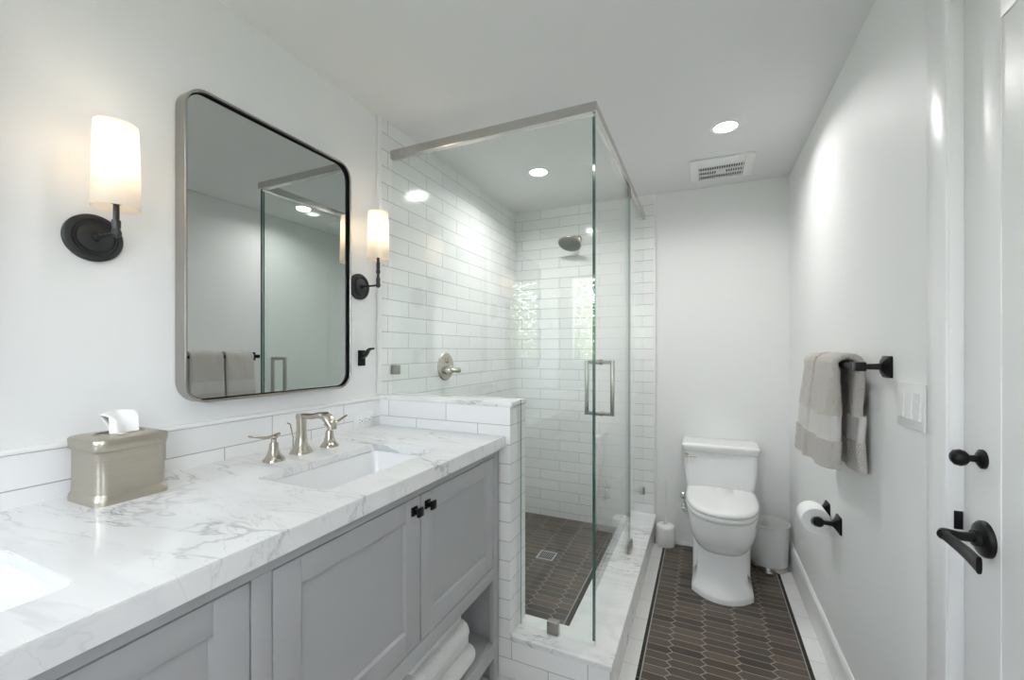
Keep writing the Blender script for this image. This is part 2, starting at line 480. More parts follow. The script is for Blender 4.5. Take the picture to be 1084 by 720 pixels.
# shower wall tiling
bm = BM(); box(bm, A, A+.010, 1.545, D, 0, H)
struct(mk('wall_shower_left', bm, M['tile_left']), 'white subway tile on the left shower wall')
bm = BM(); box(bm, A+.010, -.318, D-.010, D, 0, H)
struct(mk('wall_shower_back', bm, M['tile_back']), 'white subway tile on the back shower wall')
bm = BM(); box(bm, A, A+.014, 1.522, 1.545, 1.10, H, .003); struct(mk('trim_1', bm, M['trimw']), 'white pencil trim at the edge of the shower tile')
bm = BM(); box(bm, -.318, -.304, D-.013, D, CZ, H, .003); struct(mk('trim_2', bm, M['trimw']), 'white pencil trim at the end of the back shower tile')

# pony wall
CAPZ0, CAPZ1 = 1.073, 1.093
pw_ = bpy.data.objects.new('wall_pony', None); S.collection.objects.link(pw_); pw_.location = (-1.03, 1.61, 0); struct(pw_, 'half height tiled wall between vanity and shower')
bm = BM(); box(bm, A, PX1, PY0, PY1, 0, CAPZ0)
for f in bm.faces:
    bmesh.ops.recalc_face_normals(bm, faces=bm.faces[:]); break
for f in bm.faces: f.material_index = 1 if abs(f.normal.x) > .5 else 0
mk('tiled_wall', bm, [M['tile_back'], M['tile_ps']], pw_)
bm = BM(); box(bm, A, PX1+.008, PY0-.004, PY1+.006, CAPZ0, CAPZ1, .003); mk('marble_cap', bm, M['marble2'], pw_)

# curb
cb_ = bpy.data.objects.new('wall_curb', None); S.collection.objects.link(cb_); cb_.location = (-.40, 2.3, 0); struct(cb_, 'low marble topped shower curb')
bm = BM(); box(bm, PX1, CX1-.008, PY0, PY1, 0, CZ-.02); box(bm, CX0, CX1-.008, PY1, D-.012, 0, CZ-.02)
bmesh.ops.recalc_face_normals(bm, faces=bm.faces[:])
for f in bm.faces: f.material_index = 1 if f.normal.x > .5 else 0
mk('curb_body', bm, [M['tile_back'], M['marble2']], cb_)
bm = BM()
pts = [(PX1, PY0-.004), (CX1, PY0-.004), (CX1, D-.011), (CX0, D-.011), (CX0, PY1), (PX1, PY1)]
a = [bm.verts.new((x, y, CZ-.02)) for x, y in pts]; b = [bm.verts.new((x, y, CZ)) for x, y in pts]
bm.faces.new(list(reversed(a))); bm.faces.new(b)
for i in range(6): bm.faces.new((a[i], a[(i+1) % 6], b[(i+1) % 6], b[i]))
bmesh.ops.recalc_face_normals(bm, faces=bm.faces[:])
bmesh.ops.bevel(bm, geom=bm.edges[:], offset=.002, segments=2, affect='EDGES')
mk('curb_top', bm, M['marble2'], cb_)

# baseboard right, door and casing
bm = BM()
for y0, y1 in ((1.272, D), (YF, .278)):
    pr_ = [(B, 0), (B-.014, 0), (B-.014, .128), (B-.010, .140), (B-.004, .147), (B, .148)]
    loft(bm, [[(x, y0, z) for x, z in pr_], [(x, y1, z) for x, z in pr_]])
struct(mk('baseboard_right', bm, M['trimw']), 'white baseboard along the right wall')
bm = BM()
C0 = B-.018
for y0, y1, z0, z1 in ((DY1, DY1+.082, 0, DZ+.08), (DY0-.082, DY0, 0, DZ+.08), (DY0, DY1, DZ, DZ+.08)):
    box(bm, C0, B, y0, y1, z0, z1, .002)
box(bm, C0+.005, B+T, DY1-.002, DY1+.012, 0, DZ, .0008); box(bm, C0+.005, B+T, DY0-.012, DY0+.002, 0, DZ, .0008); box(bm, C0+.005, B+T, DY0+.003, DY1-.003, DZ-.002, DZ+.012, .0008)
struct(mk('trim_3', bm, M['trimw']), 'white door casing and jamb')
dr = bpy.data.objects.new('door_1', None); S.collection.objects.link(dr); dr.location = (.51, .775, 0); struct(dr, 'white panelled door in the right wall')
DX = .489
bm = BM()
y0, y1 = DY0+.005, DY1-.005; st = .118
box(bm, DX, DX+.035, y1-st, y1, .008, DZ-.003, .0015); box(bm, DX, DX+.035, y0, y0+st, .008, DZ-.003, .0015)
box(bm, DX, DX+.035, y0+st, y1-st, .008, .22, .0015); box(bm, DX, DX+.035, y0+st, y1-st, DZ-.13, DZ-.003, .0015)
box(bm, DX+.0028, DX+.028, y0+st-.002, y1-st+.002, .21, DZ-.12)
mk('door_slab', bm, M['door'], dr)
bm = BM(); ly, lz = 1.108, .940
lathe(bm, [(.034, 0), (.034, .006), (.030, .010), (.016, .012), (.0145, .020)], (DX, ly, lz), '-X', 32)
tube(bm, [(DX-.015, ly, lz), (DX-.04, ly, lz), (DX-.052, ly, lz+.001), (DX-.062, ly-.004, lz+.002), (DX-.066, ly-.012, lz+.002)], [.0095, .0085, .010, .011, .010], 16)
rings = []
for k in range(9):
    t = k/8; y = ly-.004-.130*t; w = .0085+.0060*t; th = .0050-.001*t
    x = DX-.066+.004*sin(t*pi)-.002*t; z = lz+.002-.004*t
    rings.append([(x+dx*th, y, z+dz*w) for dx, dz in rrect(2, 2, .6, 3)])
loft(bm, rings)
hd = mk('door_handle', bm, M['black'], dr, 50); hd['label'] = 'black lever handle on a round rose'
bm = BM(); lathe(bm, [(.0185, 0), (.0185, .004), (.014, .006), (.013, .008), (.007, .010), (.006, .022)], (DX, 1.118, 1.090), '-X', 28)
lathe(bm, [(0, .020), (.008, .021), (.0145, .027), (.0165, .034), (.0145, .042), (.008, .047), (0, .048)], (DX, 1.118, 1.090), '-X', 28, sx=1.0)
mk('turn_knob', bm, M['black'], dr, 50)
bm = BM(); box(bm, .474, .4885, DY1-.0045, DY1-.0022, .928, .966, .001); mk('strike_plate', bm, M['black'], dr)

# outside the windows
bm = BM(); box(bm, -12, 10, -20, YF-T-.02, -.6, -.5); struct(mk('ground_outside', bm, M['lawn']), 'lawn outside the windows')
def tree(x, y, s, seed, label):
    r = thing('tree', (x, y, -.5), label, 'tree', 'trees outside the windows')
    bm = BM(); tube(bm, [(x, y, -.5), (x+.05, y, .6*s), (x-.06, y+.05, 1.7*s)], [.12*s, .09*s, .04*s], 10); mk('trunk', bm, M['bark'], r)
    rnd = random.Random(seed); bm = BM()
    for i in range(2600):
        a = rnd.uniform(0, 2*pi); u = rnd.uniform(-1, 1); q = rnd.random()**.4
        c = Vector((x+cos(a)*sqrt(1-u*u)*1.1*s*q, y+sin(a)*sqrt(1-u*u)*.9*s*q, 1.7*s+u*1.4*s*q))
        n1 = Vector((rnd.gauss(0, 1), rnd.gauss(0, 1), rnd.gauss(0, 1))).normalized(); u_, v_ = frame_of(n1); L = .065*s
        bm.faces.new([bm.verts.new(c+u_*L), bm.verts.new(c+v_*L*.45), bm.verts.new(c-u_*L), bm.verts.new(c-v_*L*.45)])
    mk('foliage', bm, M['leaf'], r, recalc=False)
tree(-2.3, -5.0, 1.0, 1, 'leafy green tree outside the narrow window')
tree(1.1, -5.3, 1.05, 2, 'taller green tree outside the wide window')

# ------------------------------------------------------------------ vanity
VX = -.745; VY0, VY1 = -.469, 1.525
CT0, CT1 = .915, .958
van = thing('vanity_cabinet', ((A+VX)/2, (VY0+VY1)/2, 0), 'long grey shaker vanity with open bottom shelf under the marble countertop', 'vanity')
bm = BM()
XB = A+.001
for y0, y1 in ((VY0, VY0+.02), (VY1-.02, VY1), (.508+.01, .548-.01)):
    box(bm, XB, VX-.02, y0, y1, 0 if y0 != .518 else .44, CT0, .001)
def fr(y0, y1, z0, z1): box(bm, VX-.02, VX, y0, y1, z0, z1, .0012)
FT, FB, FB2 = .884, .455, .406
fr(VY0, VY0+.042, 0, CT0); fr(VY1-.042, VY1, 0, CT0); fr(.508, .548, FB, FT)
fr(VY0+.042, VY1-.042, FT, CT0); fr(VY0+.042, VY1-.042, FB2, FB)
box(bm, XB, VX-.02, VY0+.02, VY1-.02, FB2+.01, FB2+.028)
box(bm, XB, XB+.006, VY0+.02, VY1-.02, .10, CT0)
mk('cabinet_body', bm, M['cabinet'], van)
bm = BM(); box(bm, XB+.004, VX-.001, VY0+.021, VY1-.021, .118, .156, .001); box(bm, VX-.02, VX+.0, VY0+.042, VY1-.042, .10, .158, .0015)
mk('shelf', bm, M['cabinet'], van)
bm = BM(); box(bm, VX-.05, VX-.024, VY0+.03, VY1-.03, FB+.005, FT-.005); mk('gap_shade_slab', bm, M['gap'], van)  # black slab added so the door gaps read as shaded
def vdoor(y0, y1, knob_y):
    g = .003; y0 += g; y1 -= g; z0 = FB+g; z1 = FT-g; s = .062
    bm = BM(); X0, X1 = VX-.021, VX-.0005
    box(bm, X0, X1, y0, y0+s, z0, z1, .001); box(bm, X0, X1, y1-s, y1, z0, z1, .001)
    box(bm, X0, X1, y0+s, y1-s, z0, z0+s, .001); box(bm, X0, X1, y0+s, y1-s, z1-s+.006, z1, .001)
    # sloped inner moulding and recessed panel
    a = [(y0+s-.001, z0+s-.001), (y1-s+.001, z0+s-.001), (y1-s+.001, z1-s+.007), (y0+s-.001, z1-s+.007)]
    k = .005; b = [(a[0][0]+k, a[0][1]+k), (a[1][0]-k, a[1][1]+k), (a[2][0]-k, a[2][1]-k), (a[3][0]+k, a[3][1]-k)]
    loft(bm, [[(X1-.0012, p[0], p[1]) for p in a], [(X1-.0085, p[0], p[1]) for p in b], [(X0+.002, p[0], p[1]) for p in b]], cap0=False)
    bm.faces.new([bm.verts.new((X1-.0085, p[0], p[1])) for p in b])
    d = mk('door', bm, M['cabinet'], van)
    bm = BM(); kz = .846
    box(bm, VX-.001, VX+.004, knob_y-.0125, knob_y+.0125, kz-.0125, kz+.0125, .001)
    box(bm, VX+.003, VX+.020, knob_y-.0055, knob_y+.0055, kz-.0055, kz+.0055, .001)
    box(bm, VX+.018, VX+.026, knob_y-.0115, knob_y+.0115, kz-.0125, kz+.0125, .0015)
    kb = mk('knob', bm, M['black'], d); kb['label'] = 'square black knob'
vdoor(.548, 1.0125, .981); vdoor(1.0125, 1.483, 1.044); vdoor(.042, .508, .075); vdoor(-.427, .042, .010)

# countertop with two cut-outs
SK = [(.758, 1.210), (-.145, .307)]; SX0, SX1 = -1.098, -.838
CS = .934   # underside of the stone slab behind its thicker front edge
def ring2(x0, x1, y0, y1, r, n=6):
    return [((x0+x1)/2+px, (y0+y1)/2+py) for px, py in rrect(x1-x0, y1-y0, r, n)]
bm = BM()
def edges_of(pts, z):
    v = [bm.verts.new((x, y, z)) for x, y in pts]
    return [bm.edges.new((v[i], v[(i+1) % len(v)])) for i in range(len(v))]
es = edges_of([(A+.001, VY0-.02), (-.720, VY0-.02), (-.720, PY0-.001), (A+.001, PY0-.001)], CT1)
for y0, y1 in SK: es += edges_of(ring2(SX0, SX1, y0, y1, .022), CT1)
r = bmesh.ops.triangle_fill(bm, use_beauty=True, use_dissolve=False, edges=es)
top = [g for g in r['geom'] if isinstance(g, bmesh.types.BMFace)]
e = bmesh.ops.extrude_face_region(bm, geom=top)
for g in e['geom']:
    if isinstance(g, bmesh.types.BMVert): g.co.z = CS
bmesh.ops.recalc_face_normals(bm, faces=bm.faces[:])
be = [e_ for e_ in bm.edges if len(e_.link_faces) == 2 and e_.calc_face_angle(0) > 1.0]
bmesh.ops.bevel(bm, geom=be, offset=.0018, segments=2, affect='EDGES')
box(bm, -.745, -.7201, VY0-.0199, PY0-.0012, CT0, CS+.004)
tag(mk('countertop', bm, M['marble'], None, 30), 'white marble countertop with grey veins on the grey vanity', 'countertop')

def sink(y0, y1, label):
    cy = (y0+y1)/2; cx = (SX0+SX1)/2
    r = thing('sink', (cx, cy, .80), label, 'sink', None)
    bm = BM()
    W_, L_ = SX1-SX0+.006, y1-y0+.006
    def rg(w, l, rr, z): return [(cx+a, cy+b, z) for a, b in rrect(w, l, rr, 8)]
    rings = [rg(W_+.04, L_+.04, .03, CS-.001), rg(W_, L_, .022, CS-.001), rg(W_-.006, L_-.006, .022, CS-.02), rg(W_-.018, L_-.018, .026, .825),
             rg(W_-.04, L_-.04, .03, .806), rg(W_-.09, L_-.09, .03, .799), rg(.05, .05, .0249, .796)]
    loft(bm, rings, cap0=False)
    outer = [rg(.06, .06, .0249, .786), rg(W_-.06, L_-.06, .03, .788), rg(W_+.0, L_+.0, .03, .80), rg(W_+.012, L_+.012, .03, .90), rg(W_+.04, L_+.04, .03, CS-.001)]
    loft(bm, outer, cap1=False)
    mk('basin', bm, M['porcelain'], r, 60)
    bm = BM(); lathe(bm, [(.022, 0), (.022, .003), (.016, .004), (.014, .001)], (cx, cy, .7962), 'Z', 24); mk('drain', bm, M['nickel'], r)
sink(*SK[0], 'white undermount sink below the nickel faucet')
sink(*SK[1], 'white undermount sink at the left edge in front of the tissue box')

# backsplash
bm = BM(); box(bm, A, A+.010, VY0-.02, PY0, CT1, 1.073)
bs = thing('backsplash', (A+.006, .53, CT1), 'two rows of white tile behind the countertop topped by a thin marble liner', 'backsplash')
mk('tile_rows', bm, M['tile_splash'], bs)
bm = BM(); box(bm, A, A+.014, VY0-.02, PY0, 1.0735, 1.087, .003); mk('liner_cap', bm, M['trimw'], bs)

# outlet
oy, oz = 1.432, .992
o = thing('outlet', (A+.012, oy, oz-.03), 'white double outlet in the backsplash right of the faucet', 'outlet')
bm = BM(); box(bm, A+.0102, A+.0145, oy-.057, oy+.057, oz-.034, oz+.034, .0015); mk('cover_plate', bm, M['plastic'], o)
for dy in (-.022, .022):
    bm = BM(); box(bm, A+.0145, A+.0162, oy+dy-.017, oy+dy+.017, oz-.016, oz+.016, .003); rc = mk('receptacle', bm, M['plastic'], o)
    bm = BM()
    for dz in (-.006, .006): box(bm, A+.0160, A+.0165, oy+dy-.008, oy+dy-.002, oz+dz-.0012, oz+dz+.0012)
    box(bm, A+.0160, A+.0165, oy+dy+.004, oy+dy+.009, oz-.0025, oz+.0025)
    mk('slot', bm, M['dark'], rc)

# faucet
def faucet(cy, label):
    fx = -1.222
    f = thing('faucet', (fx, cy, CT1), label, 'faucet')
    def sq(x, y, z, w, l, b=.25): return [(x+a, y+c, z) for a, c in rrect(w, l, min(w, l)*b, 3)]
    bm = BM()
    prof = [(0, .062), (.006, .060), (.016, .048), (.028, .038), (.045, .031), (.07, .027), (.095, .026), (.118, .027), (.130, .028)]
    rings = [sq(fx, cy, CT1+z, w, w, .30) for z, w in prof]
    loft(bm, rings)
    # arched spout swept towards the basin
    path = [(fx-.012, .118, .026, .012), (fx+.02, .124, .025, .012), (fx+.05, .124, .024, .012), (fx+.08, .130, .028, .013), (fx+.105, .131, .036, .014), (fx+.125, .120, .038, .015), (fx+.138, .102, .034, .013), (fx+.142, .088, .028, .010)]
    rings = []
    for i, (x, z, w, t) in enumerate(path):
        a = path[max(i-1, 0)]; b_ = path[min(i+1, len(path)-1)]
        d = Vector((b_[0]-a[0], 0, b_[1]-a[1])).normalized(); nrm = Vector((-d.z, 0, d.x))
        rings.append([Vector((x, cy, CT1+z)) + Vector((0, p[0], 0)) + nrm*p[1] for p in rrect(w, t*1.5, t*.6, 3)])
    loft(bm, rings)
    sp = mk('spout', bm, M['nickel'], f, 40)
    for s in (-1, 1):
        hx, hy = fx+.010, cy + s*.107
        bm = BM()
        prof = [(0, .054), (.005, .053), (.012, .042), (.022, .031), (.036, .025), (.052, .022), (.056, .020)]
        loft(bm, [sq(hx, hy, CT1+z, w, w, .30) for z, w in prof])
        lathe(bm, [(.008, .054), (.008, .068), (.011, .071), (.011, .077), (.006, .080)], (hx, hy, CT1), 'Z', 20)
        rings = []
        for k in range(9):
            t = k/8; yy = hy + s*(-.018 + .098*t); z = CT1+.076 + .006*sin(t*pi*1.3)*(-1) + (.014*t if s > 0 else .004*t) + .004
            w = .014 + .003*sin(t*pi) - .006*t; th = .0055 - .002*t
            rings.append([(hx+a, yy, z+b) for a, b in rrect(w, th*1.6, th*.7, 3)])
        loft(bm, rings)
        mk('handle', bm, M['nickel'], f, 40)
    bm = BM(); tube(bm, [(fx-.035, cy-.004, CT1), (fx-.035, cy-.004, CT1+.05), (fx-.036, cy-.014, CT1+.095), (fx-.037, cy-.024, CT1+.100)], [.0018, .0018, .0022, .003], 8)
    mk('lift_rod', bm, M['nickel'], f)
    return f
faucet(1.005, 'brushed nickel widespread faucet behind the right sink')

# tissue box
tx0, tx1, ty0, ty1 = -1.334, -1.190, .466, .610
cx, cy = (tx0+tx1)/2, (ty0+ty1)/2
tb = thing('tissue_box', (cx, cy, CT1), 'brushed pewter tissue box with a tissue sticking out on the countertop', 'tissue box')
w = tx1-tx0; l_ = ty1-ty0
bm = BM()
def rr(k, z, r=.022): return [(cx+a, cy+b, CT1+z) for a, b in rrect(w-k, l_-k, r, 6)]
loft(bm, [rr(0, 0), rr(0, .010), rr(.002, .015), rr(.008, .020), rr(.009, .024), rr(.010, .1145), rr(.0085, .116)])
mk('body', bm, M['tin'], tb, 40)
bm = BM()
def ov(a, b, z): 
    n_ = 28; base = rrect(2, 2, .999, 6)
    return [(cx+p[0]*a, cy+p[1]*b, CT1+z) for p in base]
loft(bm, [rr(.009, .1162), rr(.004, .119), rr(.001, .127), rr(-.001, .140), rr(.002, .1435), rr(.014, .146), ov(.030, .050, .1475), ov(.028, .048, .150), ov(.025, .045, .1495), ov(.024, .044, .135)], cap0=False, cap1=False)
f_ = bm.faces.new([bm.verts.new(p) for p in ov(.025, .045, .136)]); f_.material_index = 1
mk('lid', bm, [M['tin'], M['dark']], tb, 40)
bm = BM()
gr = []
for i in range(22):
    row = []
    for j in range(14):
        u = i/21; v = j/13
        yy = cy-.030 + .062*u + .004*sin(v*5); z = CT1+.132 + v*(.062 + .006*sin(u*pi*.8))
        xx = cx + .010*sin(u*9+1)*(1-.2*v) + .008*sin(v*4+u*3) + .006*noise.noise(Vector((u*4, v*4, 1)))
        yy += (v-.4)*.010*(u-.5)
        row.append(bm.verts.new((xx, yy, z)))
    gr.append(row)
for i in range(21):
    for j in range(13): bm.faces.new((gr[i][j], gr[i+1][j], gr[i+1][j+1], gr[i][j+1]))
g2 = []
for i in range(22):
    row = []
    for j in range(12):
        u = i/21; v = j/11
        xx = cx+.020 - .006*v + .006*sin(u*7); yy = cy-.026+.054*u; z = CT1+.132+v*(.045+.010*cos(u*6)); row.append(bm.verts.new((xx, yy, z)))
    g2.append(row)
for i in range(21):
    for j in range(11): bm.faces.new((g2[i][j], g2[i+1][j], g2[i+1][j+1], g2[i][j+1]))
for i in range(21): bm.faces.new((gr[i][13], gr[i+1][13], g2[i+1][11], g2[i][11]))
tag(mk('tissue', bm, M['paper'], None, 80), 'white paper tissue sticking up out of the pewter tissue box', 'tissue')

# ------------------------------------------------------------------ mirror
def mirror(y0, y1, label):
    z0, z1 = 1.147, 2.055; cy = (y0+y1)/2; cz = (z0+z1)/2
    r = thing('wall_mirror', (A, cy, z0), label, 'mirror')
    def rg(x, k, rad): return [(x, cy+a, cz+b) for a, b in rrect(y1-y0-2*k, z1-z0-2*k, rad-k, 10)]
    bm = BM(); R = .062
    loft(bm, [rg(A+.001, .0, R), rg(A+.046, .0, R), rg(A+.0475, .0015, R), rg(A+.0475, .0055, R), rg(A+.046, .007, R)], cap0=False, cap1=False)
    loft(bm, [rg(A+.046, .007, R), rg(A+.034, .007, R), rg(A+.034, .011, R)], cap0=False, cap1=False, mi=1)
    mk('frame', bm, [M['frame'], M['black']], r, 30)
    bm = BM(); loft(bm, [rg(A+.004, .006, R), rg(A+.033, .0068, R)]); 
    bm2 = bm
    mk('mirror_glass', bm2, M['mirror'], r, 30)
mirror(.709, 1.325, 'rounded rectangular mirror in a deep brushed steel frame above the faucet')
mirror(-.30, .335, 'matching steel framed mirror left of the sconce, outside the picture')

# ------------------------------------------------------------------ sconces
def sconce(y, zb, zt, rp, label, knuckle):
    z = 1.574
    s = thing('wall_sconce', (A, y, z), label, 'wall sconce', 'sconces beside the mirror')
    bm = BM()
    prof = [(rp, 0), (rp, .010), (rp-.003, .013), (rp-.012, .0145), (rp-.0125, .0125), (rp-.015, .0125), (rp-.0155, .0155), (rp-.0185, .0155), (rp-.019, .0135), (rp-.022, .0135), (rp-.0225, .0165), (rp-.027, .018), (.010, .020), (.009, .026), (.007, .030), (.0045, .031)]
    lathe(bm, prof, (A, y, z), 'X', 56)
    mk('backplate', bm, M['bronze'], s, 25)
    ax = A+.110
    bm = BM(); tube(bm, [(A+.028, y, z), (ax, y, z)], .0042, 12)
    rings = [(.001, -.0105), (.006, -.009), (.0095, -.004), (.0105, 0), (.0095, .005), (.0075, .009), (.008, .013), (.0085, .016), (.0085, .030), (.006, .032)]
    if knuckle: rings += [(.005, .048), (.008, .052), (.009, .058), (.008, .064), (.006, .068), (.0075, .072), (.0075, .095), (.006, .098)]
    rings += [(.006, zb-z+.01), (.012, zb-z+.012), (.012, zb-z+.045), (.003, zb-z+.046)]
    lathe(bm, rings, (ax, y, z), 'Z', 20)
    mk('arm', bm, M['bronze'], s, 40)
    bm = BM(); r0, r1 = .0455, .0405; t = .0012
    lathe(bm, [(r0, zb), (r1, zt), (r1-t, zt), (r0-t, zb)], (ax, y, 0), 'Z', 48, cap=False)
    bm.verts.ensure_lookup_table(); n_ = 48; vs = bm.verts[:]
    for i in range(n_): bm.faces.new((vs[i], vs[(i+1) % n_], vs[3*n_+(i+1) % n_], vs[3*n_+i]))
    mk('lamp_shade', bm, M['shade'], s, 40)
    bm = BM(); bz = zb+.10
    lathe(bm, [(.001, bz-.05), (.011, bz-.05), (.012, bz-.03), (.018, bz-.01), (.020, bz+.004), (.016, bz+.018), (.008, bz+.025), (.001, bz+.027)], (ax, y, 0), 'Z', 24)
    mk('bulb', bm, M['bulb'], s, 60)
    for dz in (.045,):
        light('POINT', 'sconce_light', (ax, y, bz+dz), BULB_W, (1, .85, .68), .02)
sconce(.530, 1.632, 1.828, .057, 'dark bronze sconce with white cylinder shade left of the mirror', False)
sconce(1.412, 1.682, 1.882, .056, 'dark bronze sconce with white shade between the mirror and the shower', True)

# robe hook
hy, hz = 1.427, 1.265
hk = thing('robe_hook', (A, hy, hz-.035), 'small black robe hook on the wall under the far sconce', 'hook')
bm = BM(); box(bm, A+.0005, A+.009, hy-.019, hy+.019, hz-.034, hz+.034, .002); mk('hook_plate', bm, M['black'], hk)
bm = BM()
rings = []
for x, z in ((A+.008, hz+.002), (A+.020, hz+.006), (A+.032, hz+.018), (A+.042, hz+.034), (A+.055, hz+.040), (A+.066, hz+.041)):
    rings.append([(x, hy+a, z+b) for a, b in rrect(.024, .008, .002, 2)])
loft(bm, rings); mk('hook_arm', bm, M['black'], hk, 50)

# ------------------------------------------------------------------ shower enclosure
GY = 1.620; GX = -.387; GT = .012; RZ0, RZ1 = 2.208, 2.250
enc = thing('shower_enclosure', ((A+GX)/2, (GY+D)/2, CZ), 'frameless clear glass shower enclosure with a brushed metal header rail', 'shower enclosure')
def prism(bm, pts, ax, c0, c1, edges=(), pale=()):
    # pts in the plane; ax = thickness axis
    f = (lambda p, c: (c, p[0], p[1])) if ax == 'X' else (lambda p, c: (p[0], c, p[1]))
    a = [bm.verts.new(f(p, c0)) for p in pts]; b = [bm.verts.new(f(p, c1)) for p in pts]
    bm.faces.new(a).material_index = 0; bm.faces.new(list(reversed(b))).material_index = 0
    for i in range(len(pts)):
        bm.faces.new((a[i], a[(i+1) % len(pts)], b[(i+1) % len(pts)], b[i])).material_index = 1 if i in edges else (2 if i in pale else 0)
bm = BM()
prism(bm, [(A+.012, CAPZ1+.001), (PX1+.010, CAPZ1+.001), (PX1+.010, CZ+.001), (GX+.006, CZ+.001), (GX+.006, RZ0+.01), (A+.012, RZ0+.01)], 'Y', GY-GT/2, GY+GT/2, (3,), (1,))
p_ = mk('front_panel', bm, [M['glass'], M['gedge'], M['gedge2']], enc); p_['label'] = 'clear front glass panel'
bm = BM(); prism(bm, [(GY+.009, CZ+.008), (2.470, CZ+.008), (2.470, RZ0-.006), (GY+.009, RZ0-.006)], 'X', GX-GT/2, GX+GT/2, (1, 3))
gd = mk('glass_door', bm, [M['glass'], M['gedge']], enc)
bm = BM(); prism(bm, [(2.476, CZ+.001), (D-.012, CZ+.001), (D-.012, RZ0+.01), (2.476, RZ0+.01)], 'X', GX-GT/2, GX+GT/2, (3,))
mk('side_panel', bm, [M['glass'], M['gedge']], enc)
bm = BM()
q = [(-.014, 0), (.013, 0), (.015, .002), (.015, .036), (.011, .041), (-.011, .041), (-.014, .038)]
loft(bm, [[(A+.011, GY-a, RZ0+b) for a, b in q], [(GX+a, GY-a, RZ0+b) for a, b in q], [(GX+a, D-.012, RZ0+b) for a, b in q]])
mk('header_rail', bm, M['steel'], enc, 30)
def clampb(x0, x1, y0, y1, z0, z1, par=enc, nm='clamp'):
    bm = BM(); box(bm, x0, x1, y0, y1, z0, z1, .0015); mk(nm, bm, M['pull'], par)
clampb(-.572, -.527, GY-.014, GY+.014, CZ, CZ+.050)
clampb(A+.012, A+.050, GY-.012, GY+.012, 1.185, 1.228)
clampb(GX-.012, GX+.012, D-.050, D-.012, .30, .345)
clampb(GX-.012, GX+.012, 2.485, 2.53, CZ, CZ+.045)
clampb(GX-.013, GX+.013, 2.405, 2.468, CZ+.003, CZ+.055, gd, 'pivot_hinge')
clampb(GX-.013, GX+.013, 2.405, 2.468, RZ0-.055, RZ0-.001, gd, 'pivot_hinge')
bm = BM(); hy = 1.722; s = .0075
for sx in (-1, 1):
    box(bm, GX+sx*.052-s, GX+sx*.052+s, hy-s, hy+s, 1.035, 1.258, .0012)
for z in (1.0425, 1.2505):
    box(bm, GX-.052, GX+.052, hy-s+.0003, hy+s-.0003, z-s+.0003, z+s-.0003, .0008)
    for sx in (-1, 1): lathe(bm, [(.011, 0), (.011, .006)], (GX+sx*.0055 if sx > 0 else GX-.0055-.006, hy, z), 'X', 20)
dh = mk('door_pull', bm, M['pull'], gd); dh['label'] = 'square brushed metal pull handle'

# shower valve
vy, vz = 2.078, 1.205; ax = A+.010
sv = thing('shower_valve', (ax, vy, vz-.08), 'round nickel shower valve with a side lever on the left tiled wall', 'shower valve')
bm = BM(); lathe(bm, [(.080, 0), (.080, .004), (.076, .008), (.060, .010), (.030, .012)], (ax, vy, vz), 'X', 48); mk('escutcheon', bm, M['nickel'], sv)
bm = BM(); lathe(bm, [(.026, .010), (.025, .040), (.022, .044), (.010, .045)], (ax, vy, vz-.020), 'X', 32)
tube(bm, [(ax+.030, vy, vz-.020), (ax+.048, vy+.02, vz-.022), (ax+.056, vy+.060, vz-.024)], [.013, .014, .015], 20); mk('lever', bm, M['nickel'], sv)
bm = BM(); lathe(bm, [(.016, .010), (.016, .022), (.012, .025), (.004, .026)], (ax, vy+.004, vz+.036), 'X', 28); mk('diverter_knob', bm, M['nickel'], sv)

# shower head
sx_, sz = -.852, 2.120; wy = D-.010
sh = thing('rain_shower', (sx_, wy, sz-.09), 'round nickel rain shower head on the back tiled wall', 'shower head')
bm = BM(); lathe(bm, [(.030, 0), (.030, .004), (.024, .010), (.014, .013)], (sx_, wy, sz), '-Y', 32)
tube(bm, [(sx_, wy-.005, sz), (sx_-.004, wy-.05, sz+.006), (sx_-.010, wy-.085, sz+.002), (sx_-.018, wy-.110, sz-.014), (sx_-.022, wy-.12, sz-.03)], .0115, 16)
mk('arm', bm, M['nickel'], sh)
bm = BM()
c = Vector((sx_-.026, wy-.135, sz-.055)); nz = Vector((-.10, -.42, -.90)).normalized(); u_, v_ = frame_of(nz)
def disc(r, h): return [c + nz*h + u_*cos(2*pi*k/40)*r + v_*sin(2*pi*k/40)*r for k in range(40)]
loft(bm, [disc(r, h) for r, h in ((.008, -.035), (.014, -.033), (.016, -.022), (.024, -.014), (.06, -.007), (.082, -.002), (.086, .004), (.084, .009), (.080, .010))])
mk('spray_head', bm, M['nickel'], sh)
bm = BM(); loft(bm, [disc(r, h) for r, h in ((.079, .0095), (.078, .0112), (.001, .0114))], cap0=False)
for ring in range(1, 6):
    for k in range(ring*6):
        a = 2*pi*k/(ring*6); q0 = c + nz*.0112 + u_*cos(a)*.0135*ring + v_*sin(a)*.0135*ring
        tube(bm, [q0, q0+nz*.003], [.0022, .0015], 6)
mk('spray_face', bm, plain('grey_rubber', (.16, .17, .17, 1), .4), sh)

